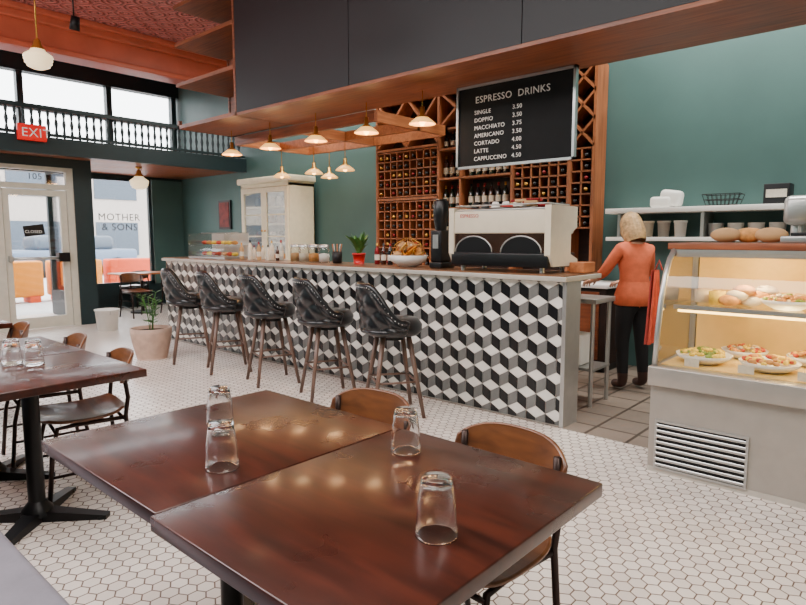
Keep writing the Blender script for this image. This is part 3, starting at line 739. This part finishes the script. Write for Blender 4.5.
b.grid(lambda u,v:(x0+(x1-x0)*u,4.12+.2*(1-math.cos(v*math.pi/2)),ZB+.02+.31*math.sin(v*math.pi/2)),2,10,GLC)
b.box(x0,x1,4.32,4.48,ZB+.32,ZB+.33,GLC); b.box(x0,x1,4.15,4.47,ZB+.16,ZB+.166,GLC); b.box(x0,x1,4.475,4.48,ZB+.02,ZB+.32,WHITE)
for z in(.03,.175):
    for i in range(7): b.ball((x0+.08+i*.12,4.32,ZB+z+.025),.045,random.choice((FOODB,FOODR,FOODY)),6,10,(1,1,.6))
b.tube([(x0,4.32,ZB+.325),(x1,4.32,ZB+.325)],.006,STEEL,6); b.done()
b=B('wood_crate'); b.box(-2.11,-1.99,4.3,4.5,ZB,ZB+.08,WOODO,.006); b.done()
# ---------------- refrigerated display case
b=B('refrigerated_display_case')
x0,x1=-1.22,.5
b.box(x0,x1,3.64,4.36,.03,.56,STEELL); b.box(x0+.03,x1-.03,3.7,4.3,0,.03,BLK)
b.box(x0-.01,x1+.01,3.56,3.66,.53,.645,STEELL,.008); b.box(x0-.01,x1+.01,3.66,4.36,.56,.64,STEELL)
b.box(x0,x1,3.6,3.64,.0,.53,STEELL); b.box(x0,x1,3.595,3.6,.0,.03,GREYT)
gx0,gx1,gz0,gz1=-1.17,-.70,.04,.31
b.box(gx0,gx1,3.594,3.601,gz0,gz1,BLK)
for q in((gx0-.012,gx0),(gx1,gx1+.012)): b.box(q[0],q[1],3.585,3.6,gz0-.012,gz1+.012,STEEL)
for q in((gz0-.012,gz0),(gz1,gz1+.012)): b.box(gx0,gx1,3.585,3.6,q[0],q[1],STEEL)
for i in range(8):
    z=gz0+.014+i*.034; b.box(gx0,gx1,-.012,.006,-.002,.002,STEEL,M=T((0,3.59,z))@RX(-35)); b.box(gx0,gx1,3.583,3.592,z-.008,z+.004,STEEL)
pf=[(3.6,.645),(3.625,.85),(3.66,1.03),(3.71,1.17),(3.78,1.27),(3.86,1.325)]
for x in(x0,x1-.035):
    pts=pf+[(4.36,1.325),(4.36,.645)]
    b.raw([(x+.017,p[0],p[1]) for p in pts],[tuple(range(len(pts)))],GLC)
    b.tube([(x+.017,p[0],p[1]) for p in pf],.017,STEEL,8); b.box(x,x+.035,4.3,4.36,.64,1.32,STEEL); b.box(x,x+.035,3.84,4.36,1.28,1.32,STEEL)
for a,c in zip(pf,pf[1:]): b.raw([(x0+.03,*a),(x1-.03,*a),(x1-.03,*c),(x0+.03,*c)],[(0,1,2,3)],GLC,True)
b.box(x0+.04,x1-.04,4.31,4.36,.64,1.32,CASEIN)
b.box(x0-.02,x1+.02,3.84,4.38,1.325,1.365,WOODR,.006); b.box(x0,x1,3.84,3.88,1.28,1.325,STEEL)
b.box(x0+.04,x1-.04,3.82,4.3,.975,.985,GLC); b.box(x0+.04,x1-.04,3.812,3.822,.965,.992,STEEL)
b.box(x0+.035,x1-.035,3.66,4.32,.64,.65,CASEIN)
b.tube([(x0+.06,3.92,1.295),(x1-.06,3.92,1.295)],.015,TUBE,8); b.tube([(x0+.06,3.84,.955),(x1-.06,3.84,.955)],.008,TUBE,8)
b.done()
def dish(bb,x,y,z,r,food):
    bb.lathe([(0,0),(r*.5,0),(r*.9,.03),(r,.055),(r*.95,.055),(r*.85,.033),(0,.012)],WHITE,24,T((x,y,z)))
    for i in range(60):
        a=random.random()*6.28; q=r*.84*math.sqrt(random.random())
        bb.ball((x+q*math.cos(a),y+q*math.sin(a),z+.045+.035*(1-(q/r)**2)),r*random.uniform(.08,.15),random.choice(food),4,6,(1,random.uniform(.6,1),.7))
b=B('food_dishes')
for i,x in enumerate((-1.0,-.66,-.32,.02,.34)): dish(b,x,3.84,.652,.155,((FOODY,FOODY,FOODG),(FOODY,FOODY,FOODB,FOODR),(FOODR,FOODY,FOODB),(FOODG,FOODY,CREAM),(FOODY,FOODB))[i])
for x in(-.85,-.5,-.15,.2): dish(b,x,4.15,.652,.13,(FOODB,FOODR,FOODY,CREAM))
dish(b,-.62,4.02,.987,.14,(FOODB,FOODB,FOODG,CREAM)); dish(b,-.3,4.02,.987,.13,(FOODR,FOODY)); dish(b,.1,4.02,.987,.13,(FOODB,FOODY))
for i in range(6): b.ball((-.92+.035*i,4.0+.02*i,1.02+.03*(i%3)),.05,CREAM if i%2 else FOODB,6,10,(1.3,.8,.7))
for i in range(3): b.lathe([(0,0),(.05,0),(.055,.08),(0,.085)],(CREAM,FOODY,PAPER)[i],14,T((-1.1+.11*i,4.14-.1*(i%2),.987)))
for x in(-1.02,-.74,-.46,-.18): b.box(x-.04,x+.04,3.668,3.672,.652,.7,LABEL)
b.done()
b=B('bread_loaves')
for i in range(3): b.ball((-.98+.12*i,4.1+.03*(i%2),1.367+.045),.06,FOODB if i%2 else PAPER,8,12,(1.5,.8,.75))
b.done()
b=B('counter_scale'); b.box(-.66,-.3,3.9,4.2,1.367,1.405,STEEL,.008); b.box(-.62,-.34,3.95,4.15,1.405,1.425,BLK,.005); b.done()
b=B('glass_jars')
for x in(-.18,0,.18): b.lathe([(0,0),(.06,0),(.06,.18),(.05,.2),(.05,.22),(0,.22)],WHITE,14,T((x,4.1,1.367)))
b.done()
b=B('red_apron')
AP=mat('red_cloth',S(170,66,58),.8,var=.25,ns=14)
def fo(u,v,o):
    x=-1.275+.012*math.sin(u*18)*(.3+v)+o; y=3.78+(u-.5)*(.09+.14*v); return (x,y,1.2-v*.45)
b.grid(lambda u,v:fo(u,v,0),24,10,AP); b.grid(lambda u,v:fo(u,v,-.02),24,10,AP)
b.tube([(-1.285,3.78,1.2),(-1.265,3.78,1.26),(-1.245,3.78,1.2)],.006,AP,6); b.done(recalc=False)

# ---------------- woman
def skinmesh(name,verts,edges,root,sub=2):
    me=D.meshes.new(name); me.from_pydata([v[0] for v in verts],edges,[]); o=D.objects.new(name,me); SC.collection.objects.link(o)
    md=o.modifiers.new('s','SKIN'); md.use_smooth_shade=True
    sv=me.skin_vertices[0].data
    for i,v in enumerate(verts): sv[i].radius=v[1]; sv[i].use_root=(i==root)
    ms=o.modifiers.new('u','SUBSURF'); ms.levels=sub; ms.render_levels=sub
    bpy.context.view_layer.update(); dg=bpy.context.evaluated_depsgraph_get()
    r=D.meshes.new_from_object(o.evaluated_get(dg)); D.objects.remove(o); return r
SKIN=mat('skin',S(222,170,142),.5,var=.05); RUST=mat('rust_knit',S(206,98,62),.8,var=.12,ns=18,bump=.2,bs=60)
PANT=mat('black_trousers',S(18,18,22),.8,var=.1); BOOT=mat('brown_boots',S(56,32,26),.5,var=.15); HAIR=mat('blonde_hair',S(180,144,98),.5,var=.4,ns=30,bump=.4,bs=50)
EYE=mat('eye_white',S(235,232,228),.3,var=.02); IRIS=mat('iris',S(60,80,90),.3,var=.05); LIP=mat('lips',S(180,90,84),.5,var=.05)
W=D.objects.new('woman',None); SC.collection.objects.link(W); W.location=(-2.04,5.47,0); W.rotation_euler=(0,0,math.radians(58)); W.scale=(.98,.98,.98)
V=[((0,0,.9),(.155,.12)),((0,.0,1.03),(.14,.11)),((0,.02,1.18),(.158,.12)),((0,.02,1.3),(.135,.09)),((0,.045,1.385),(.052,.052)),((0,.065,1.44),(.05,.05)),
 ((-.155,.02,1.315),(.065,.062)),((-.25,.12,1.1),(.054,.052)),((-.2,.34,1.02),(.034,.034)),((-.19,.40,1.005),(.027,.024)),
 ((.155,.02,1.315),(.065,.062)),((.22,.08,1.09),(.054,.052)),((.15,.29,1.02),(.034,.034)),((.135,.35,1.0),(.027,.024)),
 ((-.085,0,.8),(.1,.105)),((-.1,.02,.48),(.066,.07)),((-.105,-.02,.14),(.048,.052)),((-.105,-.025,.06),(.045,.05)),((-.115,.12,.045),(.042,.036)),
 ((.085,0,.8),(.1,.105)),((.1,.0,.48),(.066,.07)),((.11,-.03,.14),(.048,.052)),((.11,-.035,.06),(.045,.05)),((.12,.11,.045),(.042,.036))]
Ed=[(0,1),(1,2),(2,3),(3,4),(4,5),(3,6),(6,7),(7,8),(8,9),(3,10),(10,11),(11,12),(12,13),(0,14),(14,15),(15,16),(16,17),(17,18),(0,19),(19,20),(20,21),(21,22),(22,23)]
me=skinmesh('body',V,Ed,0)
for x in [RUST,SKIN,PANT,BOOT]: me.materials.append(x)
lab={}
for e in Ed:
    if e in((0,1),(1,2),(2,3),(3,6),(3,10),(6,7),(10,11)): lab[e]=0
    elif e in((3,4),(4,5),(7,8),(8,9),(11,12),(12,13)): lab[e]=1
    elif e in((15,16),(20,21),(14,15),(19,20),(0,14),(0,19)): lab[e]=2
    else: lab[e]=3
def segd(p,a,c):
    ab=c-a; t_=max(0,min(1,(p-a).dot(ab)/ab.length_squared)); return (p-(a+ab*t_)).length,t_
for f in me.polygons:
    p=f.center; best=min(((segd(p,Vector(V[e[0]][0]),Vector(V[e[1]][0])))+(e,) for e in Ed),key=lambda q:q[0])
    l=lab[best[2]]
    if best[2] in((7,8),(11,12)) and best[1]<.45: l=0
    if best[2]==(3,4) and best[1]<.55: l=0
    if l==2 and p.z>.84: l=0
    if p.z<.17 and l==2: l=3
    f.material_index=l; f.use_smooth=True
bo=D.objects.new('body',me); SC.collection.objects.link(bo); bo.parent=W
b=B('shirt_hem'); b.lathe([(.16,.80),(.18,.81),(.176,.9),(.155,.97),(.14,1.02)],RUST,28,sx=1.06,sy=.84); b.done(parent=W)
b=B('head'); HC=T((0,.085,1.535))@RX(-24)
b.ball((0,0,0),.1,SKIN,14,20,(.76,.95,1.12),HC); b.ball((0,.03,-.055),.06,SKIN,10,16,(.85,.9,1.0),HC)
b.raw([(-.014,.09,-.02),(.014,.09,-.02),(0,.118,-.022),(0,.092,.02),(0,.09,-.032)],[(0,2,3),(2,1,3),(0,4,2),(4,1,2)],SKIN,True,HC)
for s in(-1,1):
    b.ball((s*.03,.083,.008),.012,EYE,8,10,(1,.7,.8),HC); b.ball((s*.03,.091,.008),.006,IRIS,6,8,M=HC); b.ball((s*.077,-.005,-.01),.022,SKIN,8,10,(.35,.7,1.1),HC)
    b.tube([(s*.045,.086,.03),(s*.03,.093,.035),(s*.015,.092,.03)],.003,HAIR,5,HC)
b.tube([(-.022,.083,-.055),(0,.092,-.053),(.022,.083,-.055)],[.003,.006,.003],LIP,6,HC)
b.done(parent=W)
b=B('hair')
def hair(u,v):
    a=u*2*math.pi
    front=max(0,-math.cos(a))
    L=.155*(1-.62*front**1.5)+.02
    if v<.5:
        th=v/.5*math.pi/2; r=math.sin(th); x=.092*r*math.sin(a); y=-.108*r*math.cos(a); z=.126*math.cos(th)
    else:
        k=(v-.5)/.5; r=1+.13*math.sin(k*math.pi*.9)-.1*k; x=.092*r*math.sin(a); y=-.108*r*math.cos(a); z=-L*k
    wv=1+.025*math.sin(a*22+v*3)
    return (x*wv,y*wv-.006,z+.002)
b.grid(hair,66,22,HAIR,M=HC); b.grid(lambda u,v:tuple(c*.95 for c in hair(u,v)),66,22,HAIR,M=HC); b.done(parent=W,recalc=False)
def hand(name,wr,el,side):
    wr=Vector(wr); d=(wr-Vector(el)).normalized(); nrm=Vector((0,0,1)); nrm=(nrm-d*nrm.dot(d)).normalized(); rt=d.cross(nrm)
    M=Matrix((( rt.x,d.x,nrm.x,wr.x),(rt.y,d.y,nrm.y,wr.y),(rt.z,d.z,nrm.z,wr.z),(0,0,0,1)))
    b=B(name); b.box(-.038,.038,-.02,.085,-.013,.013,SKIN,.012,M)
    for i,(x,l) in enumerate(((-.029,.062),(-.01,.074),(.01,.07),(.029,.055))):
        b.tube([(x,.07,0),(x*1.1,.07+l*.45,.006),(x*1.12,.07+l*.8,-.012),(x*1.1,.07+l*.95,-.03)],[.0092,.0088,.008,.0055],SKIN,8,M)
    b.tube([(side*-.03,.01,-.004),(side*-.055,.04,-.012),(side*-.052,.075,-.022)],[.011,.0098,.007],SKIN,8,M)
    b.done(parent=W)
hand('hand_left',(-.188,.41,1.0),(-.2,.34,1.02),-1); hand('hand_right',(.13,.365,.995),(.15,.29,1.02),1)

# ---------------- lights
def area(name,loc,size,power,col,rot=(0,0,0),sy=None):
    l=D.lights.new(name,'AREA'); l.energy=power; l.color=col; l.size=size
    if sy: l.shape='RECTANGLE'; l.size_y=sy
    o=D.objects.new(name,l); SC.collection.objects.link(o); o.location=loc; o.rotation_euler=[math.radians(a) for a in rot]; return o
area('fill_dining',(-2.2,.2,4.4),3.5,260,(1,.97,.93),sy=2.5)  # unseen fill added to brighten the dining area, no real fixture
area('fill_entry',(-6.0,-1.0,4.4),3.5,330,(.98,.99,1),sy=2)  # added fill outside the view, lights the inner side of the facade
area('fill_tin_ceiling',(-6.5,-1.6,3.1),4,330,(1,.96,.92),(180,0,0),sy=.6)  # added upward fill to brighten the tin ceiling
area('ceiling_light_service',(-1.2,5.6,4.4),3,210,(1,.97,.9),sy=.8)
area('fill_backbar',(-6.5,5.7,4.4),2.5,140,(1,.95,.86),sy=.8)  # added interior fill hidden behind the bulkhead, not a room fitting
area('fill_right',(1.5,1.0,4.3),2,160,(1,.94,.86),(0,20,0),sy=2)  # extra fill added out of view on the right, stands for no lamp
def pt(name,loc,e,col,r=.05):
    l=D.lights.new(name,'POINT'); l.energy=e; l.color=col; l.shadow_soft_size=r; o=D.objects.new(name,l); SC.collection.objects.link(o); o.location=loc
for i,x in enumerate((-3.75,-4.5,-5.3,-6.15,-6.98)): pt('pendant_bulb_%d'%(i+1),(x,4.5,2.42),8,(1,.62,.3),.09)
pt('case_light_1',(-.8,3.98,1.22),8,(1,.72,.3),.03); pt('case_light_2',(-.1,3.98,1.22),8,(1,.72,.3),.03)
pt('case_light_3',(-.6,3.95,.9),4,(1,.72,.3),.03)
sl=D.lights.new('sun','SUN'); sl.energy=2; sl.angle=.3; so=D.objects.new('sun',sl); SC.collection.objects.link(so); so.rotation_euler=(math.radians(10),math.radians(38),0); so.location=(-20,0,12)
w_=D.worlds.new('world'); SC.world=w_; w_.use_nodes=True; bg=w_.node_tree.nodes['Background']; bg.inputs['Color'].default_value=(.93,.97,1,1); bg.inputs['Strength'].default_value=9
# ---------------- camera
cam=D.cameras.new('camera'); co=D.objects.new('camera',cam); SC.collection.objects.link(co); SC.camera=co
cam.sensor_width=36; cam.lens=600/806*36; co.location=(0,0,1.4); co.rotation_euler=(math.radians(90-6.23),0,math.radians(41.6)); cam.clip_start=.05
